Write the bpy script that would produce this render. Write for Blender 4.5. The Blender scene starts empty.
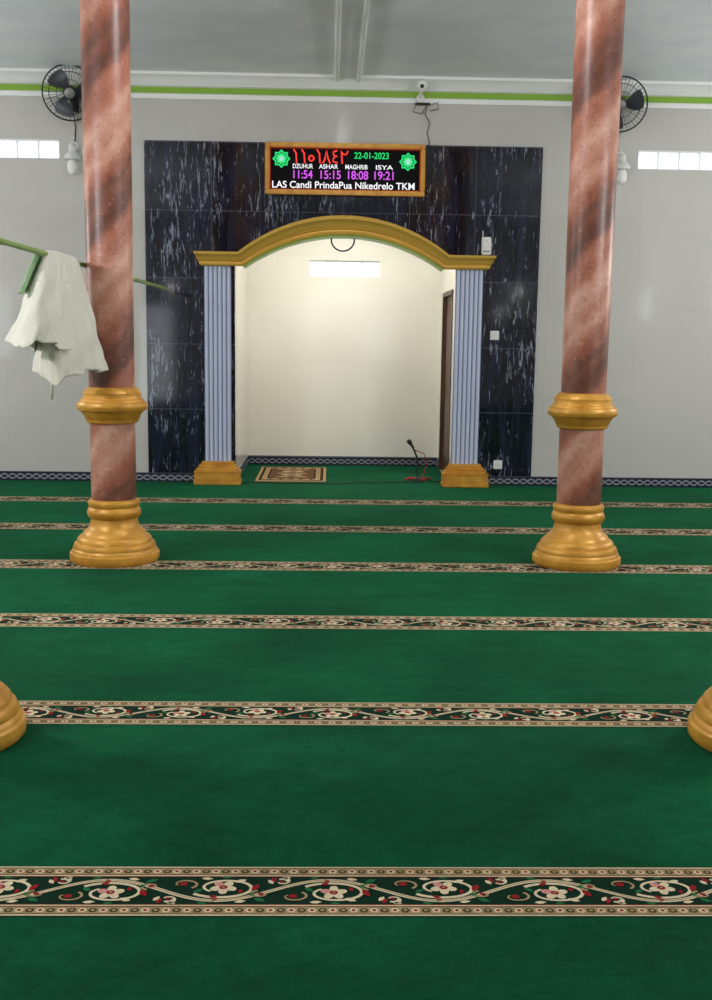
import bpy, bmesh, math, random
from math import sin, cos, pi, sqrt, atan2, radians
from mathutils import Vector, Matrix
random.seed(4)
scn = bpy.context.scene
try:
    scn.view_settings.view_transform = 'Standard'
    scn.view_settings.look = 'None'
except Exception: pass

# ------------------------------------------------------------------ helpers
def S(r, g, b):
    f = lambda c: (c/255/12.92) if c/255 <= .04045 else ((c/255+.055)/1.055)**2.4
    return (f(r), f(g), f(b), 1)

def mat(name, col=(.5,.5,.5,1), rough=.5, metal=0, emit=None, estr=1, spec=.5, coat=0):
    m = bpy.data.materials.new(name); m.use_nodes = True
    b = m.node_tree.nodes['Principled BSDF']
    b.inputs['Base Color'].default_value = col
    b.inputs['Roughness'].default_value = rough
    b.inputs['Metallic'].default_value = metal
    b.inputs['Specular IOR Level'].default_value = spec
    b.inputs['Coat Weight'].default_value = coat
    if emit:
        b.inputs['Emission Color'].default_value = emit
        b.inputs['Emission Strength'].default_value = estr
    return m

class NT:
    def __init__(s, m):
        s.m = m; s.t = m.node_tree; s.b = s.t.nodes['Principled BSDF']
    def n(s, typ, **kw):
        x = s.t.nodes.new(typ)
        for k, v in kw.items(): setattr(x, k, v)
        return x
    def link(s, a, b): s.t.links.new(a, b)
    def val(s, sock, v):
        if isinstance(v, (int, float)): sock.default_value = v
        elif isinstance(v, tuple): sock.default_value = v
        else: s.link(v, sock)
    def math(s, op, a, b=0.0, c=None):
        x = s.n('ShaderNodeMath', operation=op)
        s.val(x.inputs[0], a); s.val(x.inputs[1], b)
        if c is not None: s.val(x.inputs[2], c)
        return x.outputs[0]
    def coord(s): return s.n('ShaderNodeTexCoord').outputs['Object']
    def geo(s): return s.n('ShaderNodeNewGeometry').outputs['Position']
    def sep(s, v):
        x = s.n('ShaderNodeSeparateXYZ'); s.link(v, x.inputs[0]); return x.outputs
    def mapping(s, v, scale=(1,1,1), rot=(0,0,0), loc=(0,0,0)):
        x = s.n('ShaderNodeMapping'); s.link(v, x.inputs['Vector'])
        x.inputs['Scale'].default_value = scale; x.inputs['Rotation'].default_value = rot; x.inputs['Location'].default_value = loc
        return x.outputs[0]
    def noise(s, v, scale=5, detail=4, rough=.5, dist=0):
        x = s.n('ShaderNodeTexNoise'); s.link(v, x.inputs['Vector'])
        x.inputs['Scale'].default_value = scale; x.inputs['Detail'].default_value = detail
        x.inputs['Roughness'].default_value = rough; x.inputs['Distortion'].default_value = dist
        return x.outputs['Fac']
    def ramp(s, f, stops):
        x = s.n('ShaderNodeValToRGB'); s.link(f, x.inputs[0]); e = x.color_ramp.elements
        while len(e) < len(stops): e.new(.5)
        for i, (p, c) in enumerate(stops):
            e[i].position = p; e[i].color = c
        return x.outputs[0]
    def mix(s, f, a, b):
        x = s.n('ShaderNodeMix', data_type='RGBA')
        s.val(x.inputs[0], f); s.val(x.inputs[6], a); s.val(x.inputs[7], b)
        return x.outputs[2]
    def bump(s, h, strength=.2, dist=.01):
        x = s.n('ShaderNodeBump'); s.link(h, x.inputs['Height'])
        x.inputs['Strength'].default_value = strength; x.inputs['Distance'].default_value = dist
        s.link(x.outputs[0], s.b.inputs['Normal'])

class MB:
    """collects geometry of one object"""
    def __init__(s): s.v = []; s.f = []; s.m = []; s.sm = []
    def add(s, vs, fs, mi=0, smooth=False):
        o = len(s.v); s.v += [tuple(p) for p in vs]
        for f in fs:
            s.f.append([i+o for i in f]); s.m.append(mi); s.sm.append(smooth)
    def box(s, a, b, mi=0):
        x0,y0,z0 = a; x1,y1,z1 = b
        vs = [(x0,y0,z0),(x1,y0,z0),(x1,y1,z0),(x0,y1,z0),(x0,y0,z1),(x1,y0,z1),(x1,y1,z1),(x0,y1,z1)]
        s.add(vs, [(0,3,2,1),(4,5,6,7),(0,1,5,4),(1,2,6,5),(2,3,7,6),(3,0,4,7)], mi)
    def bbox(s, a, b, r, mi=0):
        """bevelled box"""
        bm = bmesh.new(); bmesh.ops.create_cube(bm, size=1)
        for v in bm.verts:
            v.co = Vector([(a[i]+b[i])/2 + v.co[i]*(b[i]-a[i]) for i in range(3)])
        bmesh.ops.bevel(bm, geom=bm.edges[:], offset=r, segments=2, affect='EDGES')
        bm.verts.index_update()
        s.add([v.co[:] for v in bm.verts], [[v.index for v in f.verts] for f in bm.faces], mi); bm.free()
    def prism_xz(s, poly, y0, y1, mi=0):
        n = len(poly)
        vs = [(x,y0,z) for x,z in poly] + [(x,y1,z) for x,z in poly]
        fs = [list(range(n)), list(range(2*n-1, n-1, -1))] + [(i, i+n, (i+1)%n+n, (i+1)%n) for i in range(n)]
        s.add(vs, fs, mi)
    def prism_xy(s, poly, z0, z1, mi=0, smooth=False):
        n = len(poly)
        vs = [(x,y,z0) for x,y in poly] + [(x,y,z1) for x,y in poly]
        s.add(vs, [list(range(n-1,-1,-1)), list(range(n, 2*n))], mi)
        s.add(vs, [(i, (i+1)%n, (i+1)%n+n, i+n) for i in range(n)], mi, smooth)
    def prism_yz(s, poly, x0, x1, mi=0):
        n = len(poly)
        vs = [(x0,y,z) for y,z in poly] + [(x1,y,z) for y,z in poly]
        s.add(vs, [list(range(n)), list(range(2*n-1, n-1, -1))] + [(i, i+n, (i+1)%n+n, (i+1)%n) for i in range(n)], mi)
    def lathe(s, prof, seg=48, mi=0, M=None, mats=None, caps=True):
        M = M or Matrix(); n = len(prof); vs = []
        for r, z in prof:
            for k in range(seg):
                a = 2*pi*k/seg; vs.append(M @ Vector((r*cos(a), r*sin(a), z)))
        o = len(s.v); s.v += [tuple(p) for p in vs]
        for i in range(n-1):
            for k in range(seg):
                k2 = (k+1) % seg
                s.f.append([o+i*seg+k, o+i*seg+k2, o+(i+1)*seg+k2, o+(i+1)*seg+k])
                s.m.append(mats[i] if mats else mi); s.sm.append(True)
        if caps:
            s.f.append([o+k for k in range(seg)][::-1]); s.m.append(mats[0] if mats else mi); s.sm.append(False)
            s.f.append([o+(n-1)*seg+k for k in range(seg)]); s.m.append(mats[-1] if mats else mi); s.sm.append(False)
    def tube(s, pts, r, mi=0, n=8, closed=False):
        pts = [Vector(p) for p in pts]; N = len(pts); rings = []
        up = None
        for i, p in enumerate(pts):
            if closed: t = pts[(i+1)%N]-pts[i-1]
            else: t = pts[min(i+1,N-1)]-pts[max(i-1,0)]
            t.normalize()
            if up is None:
                up = Vector((0,0,1)) if abs(t.z) < .9 else Vector((1,0,0))
            a = t.cross(up)
            if a.length < 1e-5: a = t.orthogonal()
            a.normalize(); b = a.cross(t).normalized(); up = b
            rr = r[i] if isinstance(r, (list, tuple)) else r
            rings.append([p + (a*cos(2*pi*k/n)+b*sin(2*pi*k/n))*rr for k in range(n)])
        vs = [q for R in rings for q in R]; fs = []
        for i in range(N if closed else N-1):
            j = (i+1) % N
            for k in range(n):
                fs.append((i*n+k, i*n+(k+1)%n, j*n+(k+1)%n, j*n+k))
        s.add(vs, fs, mi, True)
        if not closed:
            s.add(vs[:n], [list(range(n))], mi); s.add(vs[-n:], [list(range(n))[::-1]], mi)
    def ball(s, c, r, mi=0, sc=(1,1,1), seg=20):
        M = Matrix.Translation(c) @ Matrix.Diagonal((*sc, 1))
        s.lathe([(max(r*sin(pi*i/12), 1e-4), -r*cos(pi*i/12)) for i in range(13)], seg, mi, M, caps=False)
    def obj(s, name, mats, parent=None, loc=(0,0,0), fix=True, mesh_only=False):
        me = bpy.data.meshes.new(name); me.from_pydata(s.v, [], s.f)
        me.polygons.foreach_set('material_index', s.m); me.polygons.foreach_set('use_smooth', s.sm)
        for m in mats: me.materials.append(m)
        if fix:
            bm = bmesh.new(); bm.from_mesh(me); bmesh.ops.recalc_face_normals(bm, faces=bm.faces); bm.to_mesh(me); bm.free()
        try: me.set_sharp_from_angle(angle=radians(38))
        except Exception: pass
        me.update()
        ob = bpy.data.objects.new(name, me); bpy.context.collection.objects.link(ob); ob.location = loc
        if parent: ob.parent = parent
        return ob

def empty(name, loc=(0,0,0)):
    e = bpy.data.objects.new(name, None); bpy.context.collection.objects.link(e); e.location = loc; e.empty_display_size = .1
    return e

# ------------------------------------------------------------------ materials
def tile_mat(name, col, tw, th, axis='x', rough=.13, groove=.003, dark=.85, var=.03, ox=0, oz=0):
    m = mat(name, col, rough); t = NT(m); P = t.sep(t.geo())
    u = P[0] if axis == 'x' else P[1]
    fu = t.math('FRACT', t.math('DIVIDE', t.math('ADD', u, 50*tw-ox), tw))
    fz = t.math('FRACT', t.math('DIVIDE', t.math('ADD', P[2], 50*th-oz), th))
    lu = t.math('LESS_THAN', fu, groove/tw); lz = t.math('LESS_THAN', fz, groove/th)
    line = t.math('MAXIMUM', lu, lz)
    nz = t.noise(t.geo(), 1.3, 3)
    c = t.ramp(nz, [(.3, tuple(x*(1-var) for x in col[:3])+(1,)), (.7, tuple(min(1, x*(1+var)) for x in col[:3])+(1,))])
    t.link(t.mix(line, c, tuple(x*dark for x in col[:3])+(1,)), t.b.inputs['Base Color'])
    t.bump(t.noise(t.geo(), 2.2, 2), .05, .02)
    return m
WALLC = S(196,194,188)
m_wall = tile_mat('wall_tile_cream', WALLC, .9, .9, 'x', rough=.05, ox=.37)
m_wally = tile_mat('wall_tile_cream_side', WALLC, .9, .9, 'y', rough=.1)
m_niche = tile_mat('niche_tile_cream', S(242,237,224), .6, .6, 'x', rough=.05, dark=.9)
m_nichey = tile_mat('niche_tile_cream_side', S(242,237,224), .6, .6, 'y', rough=.04, dark=.9)
m_niche.node_tree.nodes['Principled BSDF'].inputs['Specular IOR Level'].default_value = .35

m_ceil = mat('ceiling_grey', S(228,232,240), .4)
t = NT(m_ceil); n = t.noise(t.geo(), 2.2, 5, .6)
t.link(t.ramp(n, [(.3, S(222,227,236)), (.7, S(238,241,246))]), t.b.inputs['Base Color'])
m_white = mat('white_paint', S(240,241,240), .45)
m_green_trim = mat('green_trim_paint', S(132,176,50), .45)

# black granite panel
m_gran = mat('black_granite', S(20,22,34), .07); t = NT(m_gran); P = t.sep(t.geo())
v = t.geo()
n1 = t.noise(t.mapping(v, (42, 42, 6.5), (0, .05, 0)), 1.0, 4, .66, .9)
n2 = t.noise(t.mapping(v, (3.5, 3.5, 1.2)), 1.0, 4, .6)
n3 = t.noise(t.mapping(v, (13, 13, 1.4), loc=(3,1,2)), 1.0, 4, .6, .8)
base = t.ramp(n3, [(.38, S(9,10,18)), (.70, S(34,38,60))])
thr = t.math('ADD', n1, t.math('MULTIPLY', t.math('SUBTRACT', n2, .5), .42))
st = t.ramp(thr, [(.585, (0,0,0,1)), (.66, (1,1,1,1))])
c = t.mix(t.math('MULTIPLY', st, .72), base, S(150,156,174))
fu = t.math('FRACT', t.math('DIVIDE', t.math('ADD', P[0], 65+1.83), .65))
fz = t.math('FRACT', t.math('DIVIDE', t.math('ADD', P[2], 65-.10), .65))
ln = t.math('MAXIMUM', t.math('LESS_THAN', fz, .007), t.math('LESS_THAN', fu, .006))
t.link(t.mix(ln, c, S(92,94,106)), t.b.inputs['Base Color'])

m_gold = mat('gold_paint', S(196,140,52), .38, .2); t = NT(m_gold)
n = t.noise(t.coord(), 9, 4); t.link(t.ramp(n, [(.3, S(190,130,40)), (.7, S(222,164,64))]), t.b.inputs['Base Color'])
t.bump(t.noise(t.coord(), 60, 3), .15, .004)
m_gold2 = mat('gold_paint_aged', S(222,178,80), .36, .3)

# column marble: painted swirl winding round the shaft
m_marb = mat('painted_marble', S(150,95,80), .38); t = NT(m_marb); v = t.coord()
ri = t.n('ShaderNodeObjectInfo').outputs['Random']
vm = t.n('ShaderNodeVectorMath', operation='ADD'); cx = t.n('ShaderNodeCombineXYZ')
t.link(t.math('MULTIPLY', ri, 37.0), cx.inputs[2]); t.link(v, vm.inputs[0]); t.link(cx.outputs[0], vm.inputs[1])
vv = vm.outputs[0]
PL = t.sep(v)
ang = t.math('ARCTAN2', PL[1], PL[0])
spir = t.math('SUBTRACT', t.math('MULTIPLY', PL[2], 6.6), ang)
hel = t.math('ADD', spir, t.math('MULTIPLY', t.noise(vv, 3.2, 7, .66), 2.0))
hs = t.math('ADD', t.math('MULTIPLY', t.math('SINE', hel), .5), .5)
hel2 = t.math('ADD', t.math('MULTIPLY', spir, 4.0), t.math('MULTIPLY', t.noise(vv, 5, 7, .7), 7.0))
hs2 = t.math('ADD', t.math('MULTIPLY', t.math('SINE', hel2), .5), .5)
n2 = t.noise(t.mapping(vv, (12, 12, 9)), 1.0, 8, .74, .8)
mixf = t.math('ADD', t.math('ADD', t.math('MULTIPLY', hs, .40), t.math('MULTIPLY', hs2, .14)), t.math('MULTIPLY', n2, .46))
c = t.ramp(mixf, [(.20, S(96,52,38)), (.36, S(142,82,62)), (.56, S(172,110,88)), (.80, S(208,160,140))])
n3 = t.noise(vv, 40, 4, .75)
sp = t.ramp(n3, [(.60, (0,0,0,1)), (.67, (1,1,1,1))])
c = t.mix(t.math('MULTIPLY', sp, .42), c, S(218,190,172))
sp2_ = t.ramp(t.noise(vv, 30, 4, .75), [(.33, (1,1,1,1)), (.41, (0,0,0,1))])
c = t.mix(t.math('MULTIPLY', sp2_, .45), c, S(92,52,38))
vein = t.math('ABSOLUTE', t.math('SUBTRACT', hs, .10))
vf = t.ramp(vein, [(.0, (1,1,1,1)), (.20, (0,0,0,1))])
c = t.mix(t.math('MULTIPLY', vf, .72), c, S(84,52,42))
t.link(c, t.b.inputs['Base Color'])
t.bump(n2, .12, .01)

# carpet
m_carp = mat('green_pile_carpet', S(6,70,46), .95, spec=.1); t = NT(m_carp); v = t.geo()
a = t.noise(v, 1.0, 5, .62, .5); b = t.noise(t.mapping(v, (7, 9, 4)), 1, 6, .72, 1.4); g = t.noise(v, 150, 3, .75)
f = t.math('ADD', t.math('MULTIPLY', a, .46), t.math('ADD', t.math('MULTIPLY', b, .26), t.math('MULTIPLY', g, .28)))
t.link(t.ramp(f, [(.36, S(0,46,25)), (.5, S(0,68,40)), (.64, S(4,92,57))]), t.b.inputs['Base Color'])
t.b.inputs['Sheen Weight'].default_value = .25; t.b.inputs['Sheen Roughness'].default_value = .35
t.b.inputs['Sheen Tint'].default_value = S(60,175,112)
h = t.math('ADD', t.math('MULTIPLY', t.noise(t.mapping(v, (2.5, 5, 1)), 1, 4), 1.0), t.math('MULTIPLY', g, .2))
t.bump(h, .45, .02)
def yarn(name, col, var=.12):
    m = mat(name, col, .95, spec=.1); t = NT(m); n = t.noise(t.geo(), 260, 2)
    t.link(t.ramp(n, [(.3, tuple(x*(1-var*2) for x in col[:3])+(1,)), (.7, tuple(min(1, x*(1+var)) for x in col[:3])+(1,))]), t.b.inputs['Base Color'])
    return m
y_tan = yarn('yarn_tan', S(168,146,106)); y_cream = yarn('yarn_cream', S(224,208,172)); y_dark = yarn('yarn_dark_green', S(10,44,28))
y_red = yarn('yarn_red', S(150,30,36)); y_pink = yarn('yarn_pink', S(208,146,136)); y_green = yarn('yarn_green', S(36,112,66)); y_brown = yarn('yarn_brown', S(78,60,38))

m_black = mat('black_plastic', S(22,22,24), .4)
m_wplast = mat('white_plastic', S(225,225,222), .35)
m_cable = mat('cable_black', S(30,28,28), .5)
m_steel = mat('steel', S(150,150,150), .3, .9)

# ------------------------------------------------------------------ room shell
X0, X1, YR, YW, H = -6.2, 6.2, -3.0, 11.1, 3.97
NB, NL, NR, NH = 12.71, -.95, 1.27, 2.95   # niche back, left, right, ceiling
TH = .15

b = MB(); b.box((X0-TH, YR-TH, -.12), (X1+TH, NB+TH, 0)); b.obj('floor', [mat('floor_tile', S(170,165,150), .3)])
b = MB(); b.box((X0-TH, YR-TH, H), (X1+TH, YW+TH, H+.12)); b.obj('ceiling', [m_ceil])

def arc_pts(xc, hs, zb, za, n=32):
    sag = za-zb; R = (hs*hs+sag*sag)/(2*sag); zc = za-R; a0 = atan2(zb-zc, hs)
    return [(xc - R*cos(a0+(pi-2*a0)*i/n), zc + R*sin(a0+(pi-2*a0)*i/n)) for i in range(n+1)]
XC = .125
cut = arc_pts(XC, 1.0, 2.2, 2.51)
WZ0, WZ1 = 3.17, 3.355
b = MB()
for (xa, xb, hole) in [(X0-TH, -3.9, 0), (-3.9, -2.655, 1), (-2.655, NL, 0), (NR, 3.02, 0), (3.02, 4.27, 1), (4.27, X1+TH, 0)]:
    if hole:
        b.box((xa, YW, 0), (xb, YW+TH, WZ0)); b.box((xa, YW, WZ1), (xb, YW+TH, H))
    else: b.box((xa, YW, 0), (xb, YW+TH, H))
b.prism_xz([(NL, H), (NL, 2.2)] + cut + [(NR, 2.2), (NR, H)], YW, YW+TH)
b.obj('wall_front', [m_wall])

def wall_with_holes(name, axis, fixed, thick, a0, a1, z1, holes, m):
    b = MB(); cur = a0
    def bx(s0, s1, za, zb):
        if s1-s0 < 1e-4 or zb-za < 1e-4: return
        if axis == 'x': b.box((s0, min(fixed, fixed+thick), za), (s1, max(fixed, fixed+thick), zb))
        else: b.box((min(fixed, fixed+thick), s0, za), (max(fixed, fixed+thick), s1, zb))
    for (s0, s1, za, zb) in sorted(holes):
        bx(cur, s0, 0, z1); bx(s0, s1, 0, za); bx(s0, s1, zb, z1); cur = s1
    bx(cur, a1, 0, z1)
    return b.obj(name, [m])
wall_with_holes('wall_rear', 'x', YR, -TH, X0-TH, X1+TH, H, [(-4.4,-3.5,0,2.2), (.95,1.65,0,1.95)], m_wall)
wall_with_holes('wall_left', 'y', X0, -TH, YR, YW, H, [(0,1.4,1.0,2.3), (4,5.4,1.0,2.3)], m_wally)
wall_with_holes('wall_right', 'y', X1, TH, YR, YW, H, [(-.4,.9,1.9,2.5)], m_wally)
wall_with_holes('wall_niche_left', 'y', NL, -.12, YW+TH, NB+.12, NH, [], m_nichey)
wall_with_holes('wall_niche_right', 'y', NR, .12, YW+TH, NB+.12, NH, [(11.5,12.5,0,2.0)], m_nichey)
wall_with_holes('wall_niche_back', 'x', NB, .12, NL, NR, NH, [(-.235,.56,2.17,2.35)], m_niche)
b = MB(); b.box((NL-.12, YW+TH, NH), (NR+.12, NB+.12, NH+.1)); b.obj('ceiling_niche', [m_white])

# windows (glass-block strips)
m_frost = bpy.data.materials.new('frosted_glass'); m_frost.use_nodes = True; nt = m_frost.node_tree; nt.nodes.clear()
o_ = nt.nodes.new('ShaderNodeOutputMaterial'); tr = nt.nodes.new('ShaderNodeBsdfTranslucent'); tr.inputs[0].default_value = (.95,.97,1,1)
gl = nt.nodes.new('ShaderNodeBsdfGlossy'); gl.inputs['Roughness'].default_value = .2
mx = nt.nodes.new('ShaderNodeMixShader'); mx.inputs[0].default_value = .06
nt.links.new(tr.outputs[0], mx.inputs[1]); nt.links.new(gl.outputs[0], mx.inputs[2]); nt.links.new(mx.outputs[0], o_.inputs[0])
def window(name, x0, x1, z0, z1, y, cells):
    b = MB(); fr = .012
    b.box((x0, y+.03, z0), (x1, y+.10, z0+fr)); b.box((x0, y+.03, z1-fr), (x1, y+.10, z1))
    w = (x1-x0)/cells
    for i in range(cells+1):
        xx = x0+i*w; a = max(x0, xx-fr/2); c = min(x1, xx+fr/2); b.box((a, y+.03, z0+fr), (c, y+.10, z1-fr))
    b.box((x0+.002, y+.06, z0+fr), (x1-.002, y+.068, z1-fr), 1)
    b.obj(name, [m_white, m_frost])
window('window_1', -3.9, -2.655, WZ0, WZ1, YW, 6)
window('window_2', 3.02, 4.27, WZ0, WZ1, YW, 6)
window('window_3', -.235, .56, 2.17, 2.35, NB, 4)
# niche side door
m_wood = mat('brown_door_wood', S(72,46,32), .45); t = NT(m_wood)
t.link(t.ramp(t.noise(t.mapping(t.geo(), (20,20,1.5)), 1, 4), [(.3, S(62,40,30)), (.7, S(96,66,48))]), t.b.inputs['Base Color'])
b = MB()
b.box((NR-.008, 11.505, .001), (NR+.1, 11.55, 1.995)); b.box((NR-.008, 12.45, .001), (NR+.1, 12.495, 1.995)); b.box((NR-.008, 11.505, 1.95), (NR+.1, 12.495, 1.995))
b.box((NR+.04, 11.55, .01), (NR+.075, 12.45, 1.95))
for z0, z1 in [(.15,.85), (1.0,1.8)]:
    b.bbox((NR+.03, 11.65, z0), (NR+.05, 12.35, z1), .006)
b.ball((NR+.02, 11.64, .95), .025, 1)
b.obj('door_1', [m_wood, m_steel])
for i, (xa, xb, zt) in enumerate([(-4.4,-3.5,2.2), (.95,1.65,1.95)]):
    b = MB(); b.box((xa, YR-TH, 0), (xa+.06, YR+.01, zt)); b.box((xb-.06, YR-TH, 0), (xb, YR+.01, zt)); b.box((xa+.06, YR-TH, zt-.06), (xb-.06, YR+.01, zt))
    if i == 1:  # mid rail and mullion of the glazed double door
        b.box((xa+.06, YR-.08, .95), (xb-.06, YR-.04, 1.10)); b.box(((xa+xb)/2-.05, YR-.08, 0), ((xa+xb)/2+.05, YR-.04, zt-.06)); b.box((xa+.06, YR-.07, 0), (xb-.06, YR-.05, .95))
    b.obj('door_%d' % (i+2), [m_wood])

# cornice + green line
b = MB()
b.prism_yz([(YW, 3.75), (YW, H), (YW-.16, H), (YW-.16, H-.025), (YW-.12, H-.04), (YW-.09, H-.075), (YW-.06, H-.10), (YW-.06, 3.865), (YW-.03, 3.855), (YW-.03, 3.795), (YW-.02, 3.79), (YW-.02, 3.75)], X0, X1, 0)
b.box((X0, YW-.036, 3.797), (X1, YW-.029, 3.853), 1)
b.obj('trim_1', [m_white, m_green_trim])
b = MB()
b.box((.035, YR, H-.03), (.255, YW-.16, H), 1)
for xa in (.015, .225):
    b.prism_xz([(xa, H), (xa+.006, H-.045), (xa+.018, H-.055), (xa+.032, H-.055), (xa+.044, H-.045), (xa+.05, H)], YR, YW-.05, 0)
b.obj('trim_2', [m_white, m_ceil])
# patterned base tiles
m_bt = mat('base_border_tile', S(28,30,48), .3); t = NT(m_bt); P = t.sep(t.geo())
u = t.math('ADD', P[0], P[1])
s1 = t.math('MULTIPLY', t.math('SINE', t.math('MULTIPLY', u, 2*pi/.16)), .022)
d1 = t.math('ABSOLUTE', t.math('SUBTRACT', t.math('SUBTRACT', P[2], .055), s1))
d2 = t.math('ABSOLUTE', t.math('SUBTRACT', t.math('SUBTRACT', P[2], .055), t.math('MULTIPLY', s1, -1.0)))
w = t.math('LESS_THAN', t.math('MINIMUM', d1, d2), .007)
e = t.math('GREATER_THAN', t.math('ABSOLUTE', t.math('SUBTRACT', P[2], .055)), .045)
t.link(t.mix(t.math('MAXIMUM', t.math('MULTIPLY', w, .75), t.math('MULTIPLY', e, .25)), S(26,28,48), S(170,172,182)), t.b.inputs['Base Color'])
def base(name, boxes):
    b = MB()
    for a, c in boxes: b.box(a, c)
    b.obj(name, [m_bt])
base('baseboard_front', [((X0, YW-.016, 0), (-1.36, YW, .105)), ((1.63, YW-.016, 0), (X1, YW, .105))])
base('baseboard_niche', [((NL+.012, NB-.012, 0), (NR-.012, NB, .115)), ((NL, YW+TH, 0), (NL+.012, NB, .115)), ((NR-.012, 12.5, 0), (NR, NB, .115)), ((NR-.012, YW+TH, 0), (NR, 11.5, .115))])

# ------------------------------------------------------------------ black granite panel
b = MB(); PY = YW-.018
b.box((-1.83, PY, .105), (NL, YW, 2.2)); b.box((NR, PY, .105), (2.07, YW, 2.2))
b.prism_xz([(-1.83, 3.36), (-1.83, 2.2)] + [(NL, 2.2)] + cut + [(NR, 2.2), (2.07, 2.2), (2.07, 3.36)], PY, YW)
b.obj('granite_wall_panel', [m_gran])

# ------------------------------------------------------------------ arch moulding
prof = [(0, .0), (0, .10), (.0, .13), (.10, .14), (.16, .135), (.2, .12), (.28, .12), (.34, .15), (.42, .155), (.46, .17), (.6, .18), (.7, .20), (.76, .215), (.8, .23), (.96, .235), (1.0, .225), (1.0, .0)]
curves = []
for tt, yy in prof:
    hs = .985+.045*tt; zb = 2.17+.13*tt; za = 2.48+.18*tt
    ex = .06*tt
    pts = [(-1.28-ex, zb)] + arc_pts(XC, hs, zb, za, 40) + [(1.56+ex, zb)]
    curves.append([(x, PY-yy*.85, z) for x, z in pts])
b = MB(); n = len(curves[0]); vs = [p for c in curves for p in c]; K = len(curves); fs = []
for i in range(K):
    j = (i+1) % K
    for k in range(n-1): fs.append((i*n+k, i*n+k+1, j*n+k+1, j*n+k))
b.add(vs, fs, 0, True)
b.add(vs, [[i*n for i in range(K)], [i*n+n-1 for i in range(K)][::-1]], 0)
soff = arc_pts(XC, .985, 2.172, 2.482, 40); sof2 = arc_pts(XC, .985, 2.158, 2.468, 40)
b.prism_xz(soff + sof2[::-1], PY-.10, YW+TH, 1)
b.obj('mihrab_arch', [m_gold2, m_green_trim])

# pilasters
m_pil = mat('pilaster_blue_grey', S(192,200,220), .4); m_pil2 = mat('pilaster_groove', S(120,130,168), .5)
def pilaster(name, xc, w):
    b = MB(); y = PY; n = 6; rw = w/n
    b.box((xc-w/2, y-.045, .2), (xc+w/2, y, 2.169), 1)
    for i in range(n):
        cx = xc-w/2+rw*(i+.5); r = rw*.36
        poly = [(cx-r, y-.04)] + [(cx-r*cos(pi*k/8), y-.045-r*.8*sin(pi*k/8)) for k in range(9)] + [(cx+r, y-.04)]
        b.prism_xy(poly, .2, 2.168, 0, True)
    hw = .235
    for (s, z0, z1, d) in [(1.0, .012, .055, .20), (.965, .055, .13, .19), (.99, .13, .15, .196), (.9, .15, .175, .17), (.8, .175, .205, .14), (.7, .205, .235, .12)]:
        b.bbox((xc-hw*s, y-d, z0), (xc+hw*s, y, z1), .006, 2)
    b.obj(name, [m_pil, m_pil2, m_gold])
pilaster('pilaster', -1.118, .265); pilaster('pilaster', 1.378, .27)

# ------------------------------------------------------------------ columns
CZ = .012
base_p = [(.280,0),(.291,.012),(.293,.035),(.290,.058),(.278,.066),(.276,.078),(.267,.09),(.269,.10),(.259,.122),(.243,.13),(.241,.15),(.225,.168),(.209,.175),(.202,.192),(.180,.21),(.162,.232),(.154,.262),(.152,.283),(.168,.296),(.176,.315),(.174,.335),(.166,.352),(.161,.358),(.166,.372),(.170,.387),(.164,.402),(.148,.41)]
low = [(.1455,.411),(.1455,.6),(.1455,.912)]
coll = [(.152,.91),(.166,.915),(.170,.935),(.176,.94),(.182,.962),(.198,.98),(.203,.99),(.220,.994),(.228,1.01),(.228,1.03),(.220,1.046),(.206,1.05),(.203,1.065),(.190,1.07),(.186,1.09),(.188,1.105),(.176,1.12),(.166,1.135),(.150,1.142)]
up = [(.147,1.143),(.148,2.0),(.150,3.0),(.151,3.6)]
cap = [(.152,3.61),(.175,3.63),(.18,3.66),(.165,3.69),(.165,3.72),(.2,3.76),(.22,3.82),(.24,3.85),(.24,H-CZ)]
prof = base_p+low+coll+up+cap
mats_i = []
for i in range(len(prof)-1):
    z = (prof[i][1]+prof[i+1][1])/2
    mats_i.append(1 if (.4105 < z < .9105 or 1.1425 < z < 3.605) else 0)
b = MB(); b.lathe(prof, 64, mats=mats_i)
col = b.obj('marble_column', [m_gold, m_marb], loc=(-1.415, 7.18, CZ))
for p in [(1.667, 7.18), (-1.412, 3.91), (1.665, 3.91), (-1.41, .66), (1.665, .66)]:
    c = bpy.data.objects.new('marble_column', col.data); bpy.context.collection.objects.link(c); c.location = (*p, CZ)

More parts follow.
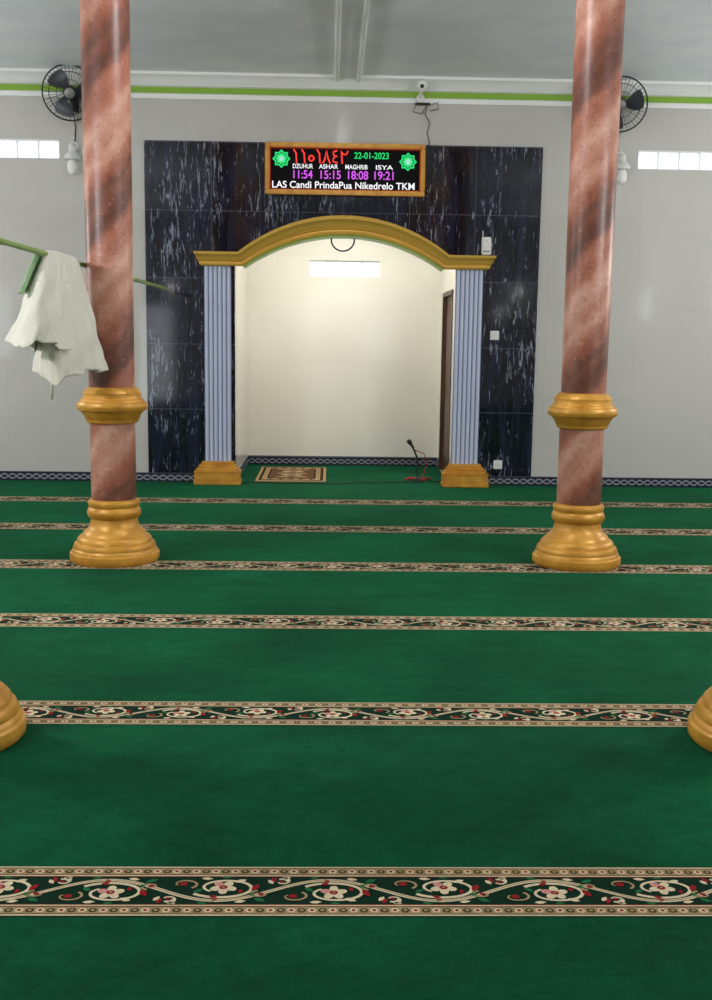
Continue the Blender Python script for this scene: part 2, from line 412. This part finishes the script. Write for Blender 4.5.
# ------------------------------------------------------------------ carpet
carpet = empty('prayer_carpet')
b = MB(); b.box((X0+.05, YR+.05, 0), (X1-.05, YW-.017, .010)); b.box((NL+.012, YW-.017, 0), (NR-.012, NB-.012, .010)); b.obj('pile', [m_carp], carpet)
class Flat(MB):
    def poly(s, pts, z, mi): s.add([(x, y, z) for x, y in pts], [list(range(len(pts)))], mi)
    def ribbon(s, pts, w, z, mi):
        N = len(pts); L = []; Rr = []
        for i, (x, y) in enumerate(pts):
            x2, y2 = pts[min(i+1, N-1)]; x1, y1 = pts[max(i-1, 0)]
            d = math.hypot(x2-x1, y2-y1) or 1; nx, ny = -(y2-y1)/d, (x2-x1)/d
            ww = (w[i] if isinstance(w, list) else w)/2
            L.append((x+nx*ww, y+ny*ww, z)); Rr.append((x-nx*ww, y-ny*ww, z))
        s.add(L+Rr, [(i, i+N, i+N+1, i+1) for i in range(N-1)], mi)
    def ell(s, cx, cy, a, bb, ang, z, mi, n=10):
        ca, sa = cos(ang), sin(ang)
        s.poly([(cx+a*cos(2*pi*k/n)*ca-bb*sin(2*pi*k/n)*sa, cy+a*cos(2*pi*k/n)*sa+bb*sin(2*pi*k/n)*ca) for k in range(n)], z, mi)
    def leaf(s, x, y, L, W, ang, z, mi):
        ca, sa = cos(ang), sin(ang); q = [(0,0),(.3,.8),(.6,.9),(1,0),(.6,-.9),(.3,-.8)]
        s.poly([(x+u*L*ca-v*W*sa, y+u*L*sa+v*W*ca) for u, v in q], z, mi)
b = Flat(); Pp = .60; HWD = .134; xL = X0+.06; L = X1-.06
z0 = .0112
# 0 tan 1 cream 2 dark 3 red 4 pink 5 green 6 brown
b.poly([(xL,-HWD),(L,-HWD),(L,HWD),(xL,HWD)], z0, 2)
for sg in (-1, 1):
    y0, y1 = sg*.078, sg*.132
    b.poly([(xL,y0),(L,y0),(L,y1),(xL,y1)], z0+.0006, 0)
    for yy, mi, ww in [(sg*.0800, 1, .005), (sg*.086, 6, .003), (sg*.123, 6, .003), (sg*.1288, 1, .006), (sg*.0760, 3, .003)]:
        b.poly([(xL,yy-ww/2),(L,yy-ww/2),(L,yy+ww/2),(xL,yy+ww/2)], z0+.0012, mi)
    k = 0; x = xL+.015
    while x < L-.015:
        b.ell(x, sg*.1045, .0125, .0120, 0, z0+.0012, 6 if k % 2 else 1, 6)
        b.ell(x, sg*.1045, .006, .006, 0, z0+.0018, 3 if k % 2 == 0 else 0, 6)
        x += .0272; k += 1
k = 0
while xL + (k+1)*Pp/2 < L:
    u0 = xL + k*Pp/2
    s = 1 if k % 2 == 0 else -1
    main = [(u0+Pp/2*i/20, s*.055*sin(pi*i/20)) for i in range(21)]
    b.ribbon(main, .0135, z0+.0012, 1)
    b.ribbon(main, .004, z0+.0018, 0)
    cx, cy = u0+Pp/4+.015, -s*.014
    sp = []
    for i in range(30):
        f = i/29; a = pi*.80 - f*2.05*pi; r = .085*(1-f)+.042*f
        sp.append((cx + r*1.12*cos(a), cy + s*(r*.66*sin(a))))
    b.ribbon(sp, [.0115*(1-.35*i/29) for i in range(30)], z0+.0014, 1)
    for (ox, oy, r1, r2, a0, a1, mi) in [(.055,-.033,.034,.014,-.3,1.2,0), (.268,.020,.024,.010,.6,2.1,0), (.022,.045,.020,.008,-.6,.9,1)]:
        sp = []
        for i in range(18):
            f = i/17; a = pi*(a0+(a1-a0)*f); r = r1*(1-f)+r2*f
            sp.append((u0+ox + r*cos(a)*1.2, s*(oy - r*.8*sin(a))))
        b.ribbon(sp, [.008*(1-.4*i/17) for i in range(18)], z0+.0015, mi)
        b.ell(u0+ox, s*oy, r2*.85, r2*.72, 0, z0+.0020, 3, 8)
    for q in range(5):
        a = 2*pi*q/5+.3*s; b.ell(cx+.021*cos(a), cy+.020*sin(a), .0170, .0128, a, z0+.0020+.00005*q, 1 if q != 2 else 4, 9)
    b.ell(cx, cy, .012, .011, 0, z0+.0026, 3, 9); b.ell(cx, cy, .0045, .004, 0, z0+.003, 0, 7)
    for (du, dv, Lf, Wf, an, mi) in [(.045,.044,.034,.009,2.1,1),(.10,.065,.028,.007,.2,5),(.20,.063,.032,.008,-.2,1),(.25,.042,.038,.009,.5,5),(.14,.060,.022,.007,-.9,3),
                                     (.10,-.065,.034,.008,.1,1),(.225,-.057,.034,.010,2.7,1),(.262,-.032,.040,.010,2.1,3),(.285,-.057,.028,.008,1.0,1),(.155,-.069,.028,.006,0,5),(.005,.044,.028,.008,1.9,3),(.02,.063,.028,.007,.3,1),(.085,.012,.032,.008,-.6,5),(.24,.012,.026,.008,1.2,5),(.13,.030,.026,.008,.4,3),(.215,-.005,.022,.007,1.8,3)]:
        b.leaf(u0+du, s*dv, Lf, Wf, s*an, z0+.0016, mi)
    k += 1
band = b.obj('border_band', [y_tan, y_cream, y_dark, y_red, y_pink, y_green, y_brown], carpet, fix=False)
for p in band.data.polygons:
    if p.normal.z < 0: p.flip()
band.location = (0, 2.782, 0)
for n_ in range(-3, 6):
    if n_ == 0: continue
    o = bpy.data.objects.new('border_band', band.data); bpy.context.collection.objects.link(o); o.parent = carpet
    o.location = (0, 2.782+1.4095*n_, 0)

# prayer mat in the niche
b = Flat(); mx0, mx1, my0, my1 = -.76, -.03, 11.2, 12.4
b.box((mx0, my0, .0105), (mx1, my1, .019), 0)
def rect(x0, y0, x1, y1, z, mi): b.poly([(x0,y0),(x1,y0),(x1,y1),(x0,y1)], z, mi)
rect(mx0+.03, my0+.04, mx1-.03, my1-.04, .0195, 2); rect(mx0+.06, my0+.09, mx1-.06, my1-.09, .020, 0)
rect(mx0+.11, my0+.17, mx1-.11, my1-.17, .0205, 2); rect(mx0+.13, my0+.2, mx1-.13, my1-.2, .021, 3)
mc = (mx0+mx1)/2
for i in range(5): b.ell(mc, my0+.32+i*.15, .12 if i % 2 else .17, .05, 0, .0215, 1 if i % 2 else 0, 12); b.ell(mc, my0+.32+i*.15, .05, .025, 0, .022, 2, 10)
for i in range(11):
    for yy in (my0+.13, my1-.13): b.ell(mx0+.1+i*.053, yy, .016, .025, 0, .0215, 2 if i % 2 else 1, 8)
for i in range(16):
    for xx in (mx0+.085, mx1-.085): b.ell(xx, my0+.18+i*.056, .014, .016, 0, .0215, 2 if i % 2 else 1, 8)
for i in range(37):
    for yy, d in ((my0, -.035), (my1, .035)): b.ribbon([(mx0+.01+i*.0195, yy), (mx0+.012+i*.0195, yy+d)], .006, .015, 1)
b.obj('prayer_mat', [yarn('mat_tan', S(186,152,104)), yarn('mat_cream', S(214,194,158)), yarn('mat_dark', S(52,38,30)), yarn('mat_brown', S(110,78,52))], fix=False)

# ------------------------------------------------------------------ LED sign
def emis(name, col, s=1.3): return mat(name, (0,0,0,1), .5, emit=col, estr=s, spec=.1)
e_red, e_green, e_mag, e_wht, e_cyan = emis('led_red', S(255,60,50), 1.5), emis('led_green', S(40,220,120), 1.1), emis('led_magenta', S(205,90,225), 1.2), emis('led_white', S(240,240,245), 1.2), emis('led_pale', S(190,235,225), .9)
sx, sz, sw, sh = .13, 3.11, 1.56, .49
sign = empty('led_prayer_time_sign', (sx, PY-.03, sz))
b = MB(); d = .045
for (a, c) in [((-sw/2,-.045,-sh/2),(sw/2,.03,-sh/2+d)), ((-sw/2,-.045,sh/2-d),(sw/2,.03,sh/2)), ((-sw/2,-.045,-sh/2+d),(-sw/2+d,.03,sh/2-d)), ((sw/2-d,-.045,-sh/2+d),(sw/2,.03,sh/2-d))]:
    b.bbox(a, c, .008, 0)
i_ = .010
for (a, c) in [((-sw/2+d,-.03,-sh/2+d),(sw/2-d,.02,-sh/2+d+i_)), ((-sw/2+d,-.03,sh/2-d-i_),(sw/2-d,.02,sh/2-d)), ((-sw/2+d,-.03,-sh/2+d),(-sw/2+d+i_,.02,sh/2-d)), ((sw/2-d-i_,-.03,-sh/2+d),(sw/2-d,.02,sh/2-d))]:
    b.box(a, c, 1)
b.box((-sw/2+.02, -.012, -sh/2+.02), (sw/2-.02, .03, sh/2-.02), 2)
b.obj('frame_and_screen', [m_gold, emis('red_led_edge', S(170,50,20), .6), mat('screen_black', S(10,10,14), .7, spec=.15)], sign)
FY = -.014
def sp2(px, py): return (px/158-.5)*sw, (.5-py/54)*sh
def text(s, x0, x1, ytop, ybot, m, name):
    c = bpy.data.curves.new(name, 'FONT'); c.body = s; c.size = .1; c.align_x = 'CENTER'; c.align_y = 'BOTTOM_BASELINE'; c.extrude = .001; c.offset = .0012
    c.materials.append(m); o = bpy.data.objects.new(name, c); bpy.context.collection.objects.link(o)
    bpy.context.view_layer.update()
    bb = [Vector(q) for q in o.bound_box]; wx = max(q.x for q in bb)-min(q.x for q in bb); cap_h = .1*.69
    ax, az = sp2(x0, ybot); bx, bz = sp2(x1, ytop)
    o.scale = ((bx-ax)/wx, (bz-az)/cap_h, 1)
    o.parent = sign; o.rotation_euler = (pi/2, 0, 0); o.location = ((ax+bx)/2, FY, az)
    return o
text('22-01-2023', 88, 122, 9, 15.5, e_green, 'date')
for s, x0, x1 in [('DZUHUR', 27, 47), ('ASHAR', 53, 72), ('MAGHRIB', 79, 101), ('ISYA', 109, 126)]:
    text(s, x0, x1, 22, 26.5, e_wht, 'label_'+s.lower())
for s, x0, x1 in [('11:54', 27, 46), ('15:15', 54, 74), ('18:08', 81, 101), ('19:21', 108, 127)]:
    text(s, x0, x1, 28.5, 37, e_mag, 'time')
text('LAS Candi PrindaPua Nikedrelo TKM', 7, 148, 40, 47, e_wht, 'running_text')
b = MB()
def stroke(pts, w=.0075):
    b.tube([(sp2(x, y)[0], FY, sp2(x, y)[1]) for x, y in pts], w, 0, 6)
stroke([(28,7),(30.5,11),(31,21)]); stroke([(36,7),(38.5,11),(39,21)])
stroke([(45.5+2.4*cos(a*pi/6), 16+2.8*sin(a*pi/6)) for a in range(13)])
stroke([(51,7),(53.5,11),(54,21)]); stroke([(57,21),(59,16),(60.5,8),(62,16),(64,21)])
stroke([(71,7.5),(67,9),(67.5,12.5),(71,13.5),(67.5,15),(67,19),(71.5,20.5)])
stroke([(76,21),(75.5,14),(75,8),(77,11.5),(80,11.5),(81.5,8)])
b.obj('clock_digits', [e_red], sign)
def ornament(px, py, name):
    b = MB(); cx, cz = sp2(px, py)
    R = .088
    def star(R1, R2, y, mi):
        poly = [(cx+(R1 if k % 2 == 0 else R2)*cos(pi*k/8), cz+(R1 if k % 2 == 0 else R2)*sin(pi*k/8)) for k in range(16)]
        b.add([(x, y, z) for x, z in poly], [list(range(16))], mi)
    star(R, R*.76, FY, 0); star(R*.78, R*.58, FY-.001, 2); star(R*.66, R*.50, FY-.002, 0); star(R*.44, R*.18, FY-.003, 1)
    b.obj(name, [e_green, e_cyan, mat('led_off', S(10,30,24), .6)], sign, fix=False)
ornament(16, 17, 'ornament_star'); ornament(141, 18, 'ornament_star')

# ------------------------------------------------------------------ fans
def wall_fan(x, z, yawd, name='wall_fan'):
    root = empty(name, (x, YW, z)); b = MB()
    b.bbox((-.05, -.03, -.13), (.05, 0, .05), .006, 0)
    b.tube([(0,-.02,-.09), (0,-.10,-.10), (0,-.16,-.06), (0,-.17,-.01)], .017, 0, 10)
    b.tube([(0,-.03,-.12), (.02,-.035,-.3), (.0,-.02,-.45), (0.01,-.012,-.6)], .006, 0, 6)
    R = Matrix.Translation((0,-.17,.02)) @ Matrix.Rotation(radians(yawd), 4, 'Z') @ Matrix.Rotation(radians(90+14), 4, 'X')
    b.lathe([(.02,-.09),(.05,-.085),(.062,-.05),(.062,.0),(.05,.03),(.02,.035)], 24, 0, R)
    r0 = .25
    def ring(r, zz, w):
        b.tube([R @ Vector((r*cos(2*pi*k/40), r*sin(2*pi*k/40), zz)) for k in range(40)], w, 0, 6, True)
    ring(r0, .095, .007); ring(r0*.99, .08, .004); ring(.19, .145, .0025); ring(.12, .162, .0025); ring(.19, .045, .0025)
    for k in range(40):
        a = 2*pi*k/40; ca, sa = cos(a), sin(a)
        b.tube([R @ Vector((r*ca, r*sa, zz)) for r, zz in [(.045,.168),(.12,.162),(.19,.145),(.235,.118),(r0,.09)]], .0018, 0, 4)
        if k % 2 == 0: b.tube([R @ Vector((r*ca, r*sa, zz)) for r, zz in [(.06,.02),(.19,.045),(r0,.09)]], .0018, 0, 4)
    b.lathe([(.001,.175),(.045,.172),(.05,.165),(.045,.158),(.001,.157)], 24, 1, R, caps=False)
    b.lathe([(.001,.13),(.028,.125),(.034,.10),(.03,.03)], 20, 0, R, caps=False)
    for q in range(3):
        a0 = 2*pi*q/3; vs = []; fs = []
        nr, na = 7, 7
        for i in range(nr+1):
            r = .03+.19*i/nr; wd = .35+.42*sin(pi*min(1, i/nr*.75+.1))
            for j in range(na+1):
                a = a0 + (j/na-.5)*wd*1.5 + .25*i/nr
                vs.append(R @ Vector((r*cos(a), r*sin(a), .085+(j/na-.5)*.05*(1-.3*i/nr))))
        for i in range(nr):
            for j in range(na): k = i*(na+1)+j; fs.append((k, k+1, k+na+2, k+na+1))
        b.add(vs, fs, 2, True)
    b.obj('fan_body', [m_black, m_steel, mat('fan_blade_dark', S(62,66,76), .3)], root)
wall_fan(-2.50, 3.74, 12); wall_fan(2.77, 3.73, -12)

def wall_lamp(x, z):
    b = MB(); y = YW
    b.lathe([(.045,0),(.05,.012),(.04,.03),(.02,.035)], 24, 0, Matrix.Translation((x, y, z+.12)) @ Matrix.Rotation(pi/2, 4, 'X'))
    b.tube([(x,y-.03,z+.12), (x,y-.09,z+.13), (x,y-.13,z+.10)], .012, 0, 8)
    b.lathe([(.03,.11),(.034,.10),(.036,.05),(.06,.03),(.075,.0),(.078,-.02),(.07,-.028),(.04,-.028)], 24, 0, Matrix.Translation((x, y-.13, z)), caps=False)
    b.lathe([(.02,-.02),(.036,-.03),(.048,-.07),(.05,-.10),(.044,-.135),(.028,-.158),(.001,-.168)], 24, 1, Matrix.Translation((x, y-.13, z)), caps=False)
    b.tube([(x+.01,y-.012,z+.16), (x-.02,y-.012,z+.25), (x+.015,y-.012,z+.33), (x,y-.014,z+.45)], .004, 0, 6)
    b.obj('wall_lamp', [m_wplast, mat('bulb_white', S(240,240,236), .2)])
wall_lamp(-2.50, 3.17); wall_lamp(2.83, 3.17)

# cctv
b = MB(); cx, cz = .85, 3.77
b.lathe([(.04,0),(.04,.02),(.02,.03)], 20, 0, Matrix.Translation((cx, YW-.036, cz+.02)) @ Matrix.Rotation(pi/2, 4, 'X'))
b.tube([(cx,YW-.05,cz+.02), (cx,YW-.10,cz+.04), (cx,YW-.14,cz+.09)], .014, 0, 8)
M_ = Matrix.Translation((cx, YW-.17, cz+.12)) @ Matrix.Rotation(radians(110), 4, 'X')
b.lathe([(.001,-.07),(.035,-.065),(.052,-.04),(.054,.05),(.048,.07),(.03,.078),(.001,.078)], 24, 0, M_, caps=False)
b.lathe([(.018,.078),(.018,.084),(.001,.085)], 20, 1, M_, caps=False)
b.bbox((cx-.05, YW-.06, cz-.04), (cx+.10, YW-.02, cz-.02), .005, 1)
b.tube([(cx+.07,YW-.04,cz-.05), (cx+.05,YW-.03,cz-.12), (cx+.1,YW-.025,cz-.2), (cx+.075,YW-.022,cz-.3), (cx+.10,YW-.022,cz-.38), (cx+.09,YW-.022,cz-.44)], .005, 1, 6)
b.tube([(cx-.04,YW-.04,cz-.05), (cx-.07,YW-.03,cz-.1), (cx+.02,YW-.03,cz-.12), (cx+.07,YW-.04,cz-.03)], .004, 1, 6)
b.tube([(cx+.12,YW-.04,cz-.03), (cx+.17,YW-.03,cz-.01), (cx+.18,YW-.03,cz-.07), (cx+.1,YW-.03,cz-.09)], .004, 1, 6)
b.obj('cctv_camera', [m_wplast, m_black])

b = MB(); b.bbox((1.49, PY-.035, 2.32), (1.585, PY, 2.49), .008, 0)
b.tube([(1.50,PY-.02,2.49), (1.50,PY-.02,2.55)], .004, 0, 6); b.box((1.505, PY-.037, 2.34), (1.57, PY-.034, 2.36), 1); b.ball((1.54, PY-.036, 2.45), .006, 1)
b.obj('wifi_router', [m_wplast, m_steel])
for nm, x, z in [('light_switch', 1.65, 1.53), ('power_socket', 1.725, .225)]:
    b = MB(); b.bbox((x-.045, PY-.014, z-.045), (x+.045, PY, z+.045), .005, 0)
    if nm == 'light_switch':
        b.bbox((x-.028, PY-.019, z-.03), (x-.002, PY-.012, z+.03), .002, 0); b.bbox((x+.002, PY-.019, z-.03), (x+.028, PY-.012, z+.03), .002, 0)
    else:
        b.lathe([(.024,0),(.026,.004),(.02,.005),(.018,.002)], 20, 0, Matrix.Translation((x, PY-.013, z)) @ Matrix.Rotation(pi/2, 4, 'X'))
        b.ball((x-.008, PY-.016, z), .003, 1); b.ball((x+.008, PY-.016, z), .003, 1)
    b.obj(nm, [m_wplast, m_black])

# ring hanging just inside the arch
b = MB(); b.tube([(.117+.115*cos(2*pi*k/36), YW+.07, 2.45+.115*sin(2*pi*k/36)*.95) for k in range(36)], .008, 0, 8, True)
b.obj('hanging_ring', [mat('dark_iron', S(50,50,54), .5, .3)])

# ------------------------------------------------------------------ microphone
b = MB(); mx_, my_ = .93, 11.38
m_redp = mat('red_plastic', S(150,25,30), .4)
b.lathe([(.075,.0),(.08,.006),(.075,.018),(.03,.028),(.015,.04)], 28, 0, Matrix.Translation((mx_, my_, .0115)))
for a in (.3, 2.2, 3.6, 5.2):
    b.tube([(mx_+.03*cos(a), my_+.03*sin(a), .03), (mx_+.12*cos(a), my_+.10*sin(a), .035), (mx_+.16*cos(a), my_+.13*sin(a), .023)], .011, 1, 8)
b.tube([(mx_,my_,.04), (mx_,my_,.20), (mx_-.01,my_,.26), (mx_-.04,my_-.01,.33), (mx_-.06,my_-.02,.37)], .009, 0, 8)
M_ = Matrix.Translation((mx_-.075, my_-.025, .395)) @ Matrix.Rotation(radians(-35), 4, 'Y')
b.lathe([(.001,-.05),(.011,-.05),(.014,.0),(.022,.015),(.026,.03),(.024,.048),(.012,.06),(.001,.062)], 18, 0, M_, caps=False)
b.tube([(mx_-.05,my_-.01,.34), (mx_+.06,my_-.01,.30), (mx_+.1,my_-.02,.2), (mx_+.06,my_-.04,.09), (mx_+.02,my_-.05,.02)], .006, 1, 6)
b.obj('microphone_stand', [m_black, m_redp])
b = MB(); pts = []
for i in range(40):
    f = i/39; pts.append((.95-1.9*f, 11.16+.05*sin(f*9)-.15*f+ .02*sin(f*23), .0165))
b.tube(pts, .005, 0, 6)
b.tube([(1.05+.12*i/10, 11.3+.02*sin(i), .0165) for i in range(11)], .005, 0, 6)
b.obj('floor_cable', [m_cable])

# ------------------------------------------------------------------ bamboo pole + robe
m_bam = mat('green_bamboo', S(132,160,84), .4)
b = MB(); PX, PZ = -1.586, 1.93; pts = []; rr = []
y = 3.6
while y < 10.98:
    pts += [(PX, y, PZ), (PX, y+.02, PZ)]; rr += [.0155, .0155]
    if y+.3 < 10.98:
        pts += [(PX, y+.27, PZ), (PX, y+.285, PZ), (PX, y+.30, PZ)]; rr += [.015, .0185, .015]
    y += .31
b.tube(pts, rr, 0, 12)
b.obj('bamboo_pole', [m_bam])

m_cloth = mat('white_cotton', S(216,213,198), .9); t = NT(m_cloth)
t.b.inputs['Sheen Weight'].default_value = .2
hh = t.math('ADD', t.noise(t.mapping(t.coord(), (10,10,5), (.5,.3,0)), 1, 5, .65, 1.5), t.math('MULTIPLY', t.noise(t.coord(), 45, 3), .15))
t.bump(hh, .6, .03)
b = MB()
def lobe(y_top, y_bot, a_top, a_bot, b_bot, drop0, xs, nf, ph, tilt):
    NZ, NA = 48, 240; vs = []
    for i in range(NZ+1):
        f = i/NZ
        for k in range(NA):
            th = 2*pi*k/NA; ct, st_ = cos(th), sin(th)
            cyc = y_top+(y_bot-y_top)*f
            a = a_top+(a_bot-a_top)*f**.75; bw = .022+(b_bot-.022)*f**.7
            cr = 1-abs(sin(th*nf/2+ph+.9*sin(2*th)+f*.8))**.9
            fold = 1 + (.10+.32*f)*(cr-.45) + .05*f*sin(17*th+2*sin(3*th)+4*f)
            x = PX + xs*f + bw*ct*fold + .012*f*sin(13*f+3*th)
            yv = cyc + a*st_*(1+.05*f*sin(5*th+2*f+ph))
            drop = drop0 + tilt*st_ + .016*sin(3*th+ph)+.008*sin(8*th+1)
            zt = PZ+.028 - .02*abs(st_)**4
            vs.append((x, yv, zt - drop*f))
    fs = []
    for i in range(NZ):
        for k in range(NA):
            k2 = (k+1) % NA; fs.append((i*NA+k, i*NA+k2, (i+1)*NA+k2, (i+1)*NA+k))
    fs.append(list(range(NA)))
    b.add(vs, fs, 0, True)
lobe(6.70, 6.60, .32, .46, .155, .68, .055, 9, .3, -.03)
lobe(6.48, 6.16, .22, .33, .12, .53, -.02, 7, 1.2, .02)
vs = []; nn = 16; mm = 14
for i in range(nn+1):
    f = i/nn
    for j in range(mm+1):
        g = j/mm-.5
        vs.append((PX-.03-.065*f+.010*sin(g*14+f*2), 6.24-.14*f+g*(.10+.05*f), PZ+.01-.23*f+.01*sin(g*9)))
b.add(vs, [(i*(mm+1)+j, i*(mm+1)+j+1, (i+1)*(mm+1)+j+1, (i+1)*(mm+1)+j) for i in range(nn) for j in range(mm)], 1, True)
b.tube([(PX+.0, 6.32, 1.40), (PX+.005, 6.32, 1.25), (PX-.002, 6.31, 1.12)], [.008,.010,.005], 0, 6)
robe = b.obj('hanging_robe', [m_cloth, mat('green_lining', S(160,196,150), .9)], fix=False)
sm = robe.modifiers.new('s', 'SOLIDIFY'); sm.thickness = .003

# ------------------------------------------------------------------ lights
w = bpy.data.worlds.new('sky'); scn.world = w; w.use_nodes = True
w.node_tree.nodes['Background'].inputs[0].default_value = (.88,.95,1,1); w.node_tree.nodes['Background'].inputs[1].default_value = 3.0
def lamp(x, y, z, W, r=.1, top=H):
    root = empty('fill_lamp', (x, y, z))  # unseen fill lamp on a cord, added to brighten walls and ceiling
    b = MB(); b.tube([(0,0,top-z), (0,0,.14)], .006, 0, 6); b.lathe([(.03,.15),(.035,.13),(.03,.105)], 16, 0); b.obj('fill_lamp_holder', [m_wplast], root)
    l = bpy.data.lights.new('fill_light', 'POINT'); l.energy = W; l.shadow_soft_size = r; l.color = (.99,.99,1)
    o = bpy.data.objects.new('fill_light', l); bpy.context.collection.objects.link(o); o.parent = root
lamp(-3.42, 5.0, 2.6, 140); lamp(3.98, 5.0, 2.6, 140)
lamp(-4.2, 1.0, 2.7, 125); lamp(4.9, 1.0, 2.7, 125)
lamp(.15, 6.3, 3.74, 60, .08)
lamp(-5.6, 8.8, 2.4, 105); lamp(5.7, 8.8, 2.4, 105)
root = empty('niche_fill_panel', (.16, 11.62, NH))  # added fill panel, unseen above the arch, brightens the niche
b = MB(); b.bbox((-.62,-.22,-.03), (.62,.22,-.001), .005); b.obj('fill_panel_housing', [m_wplast], root)
l = bpy.data.lights.new('niche_fill_light', 'AREA'); l.shape = 'RECTANGLE'; l.size = 1.1; l.size_y = .36; l.energy = 27; l.color = (1,.99,.97)
o = bpy.data.objects.new('niche_fill_light', l); bpy.context.collection.objects.link(o); o.parent = root; o.location = (0,0,-.035)

# ------------------------------------------------------------------ camera
p, yw_, r = .1483, .0254, .0139
F = Vector((sin(yw_)*cos(p), cos(yw_)*cos(p), -sin(p))); R0 = Vector((cos(yw_), -sin(yw_), 0)); U0 = R0.cross(F)
R2 = R0*cos(r)+U0*sin(r); U2 = -R0*sin(r)+U0*cos(r)
cam = bpy.data.cameras.new('camera'); co = bpy.data.objects.new('camera', cam); bpy.context.collection.objects.link(co)
cam.sensor_fit = 'VERTICAL'; cam.sensor_height = 36; cam.lens = 36*1.0945; cam.clip_end = 100
Mx = Matrix((R2, U2, -F)).transposed().to_4x4(); Mx.translation = Vector((0, 0, 1.5)); co.matrix_world = Mx
scn.camera = co
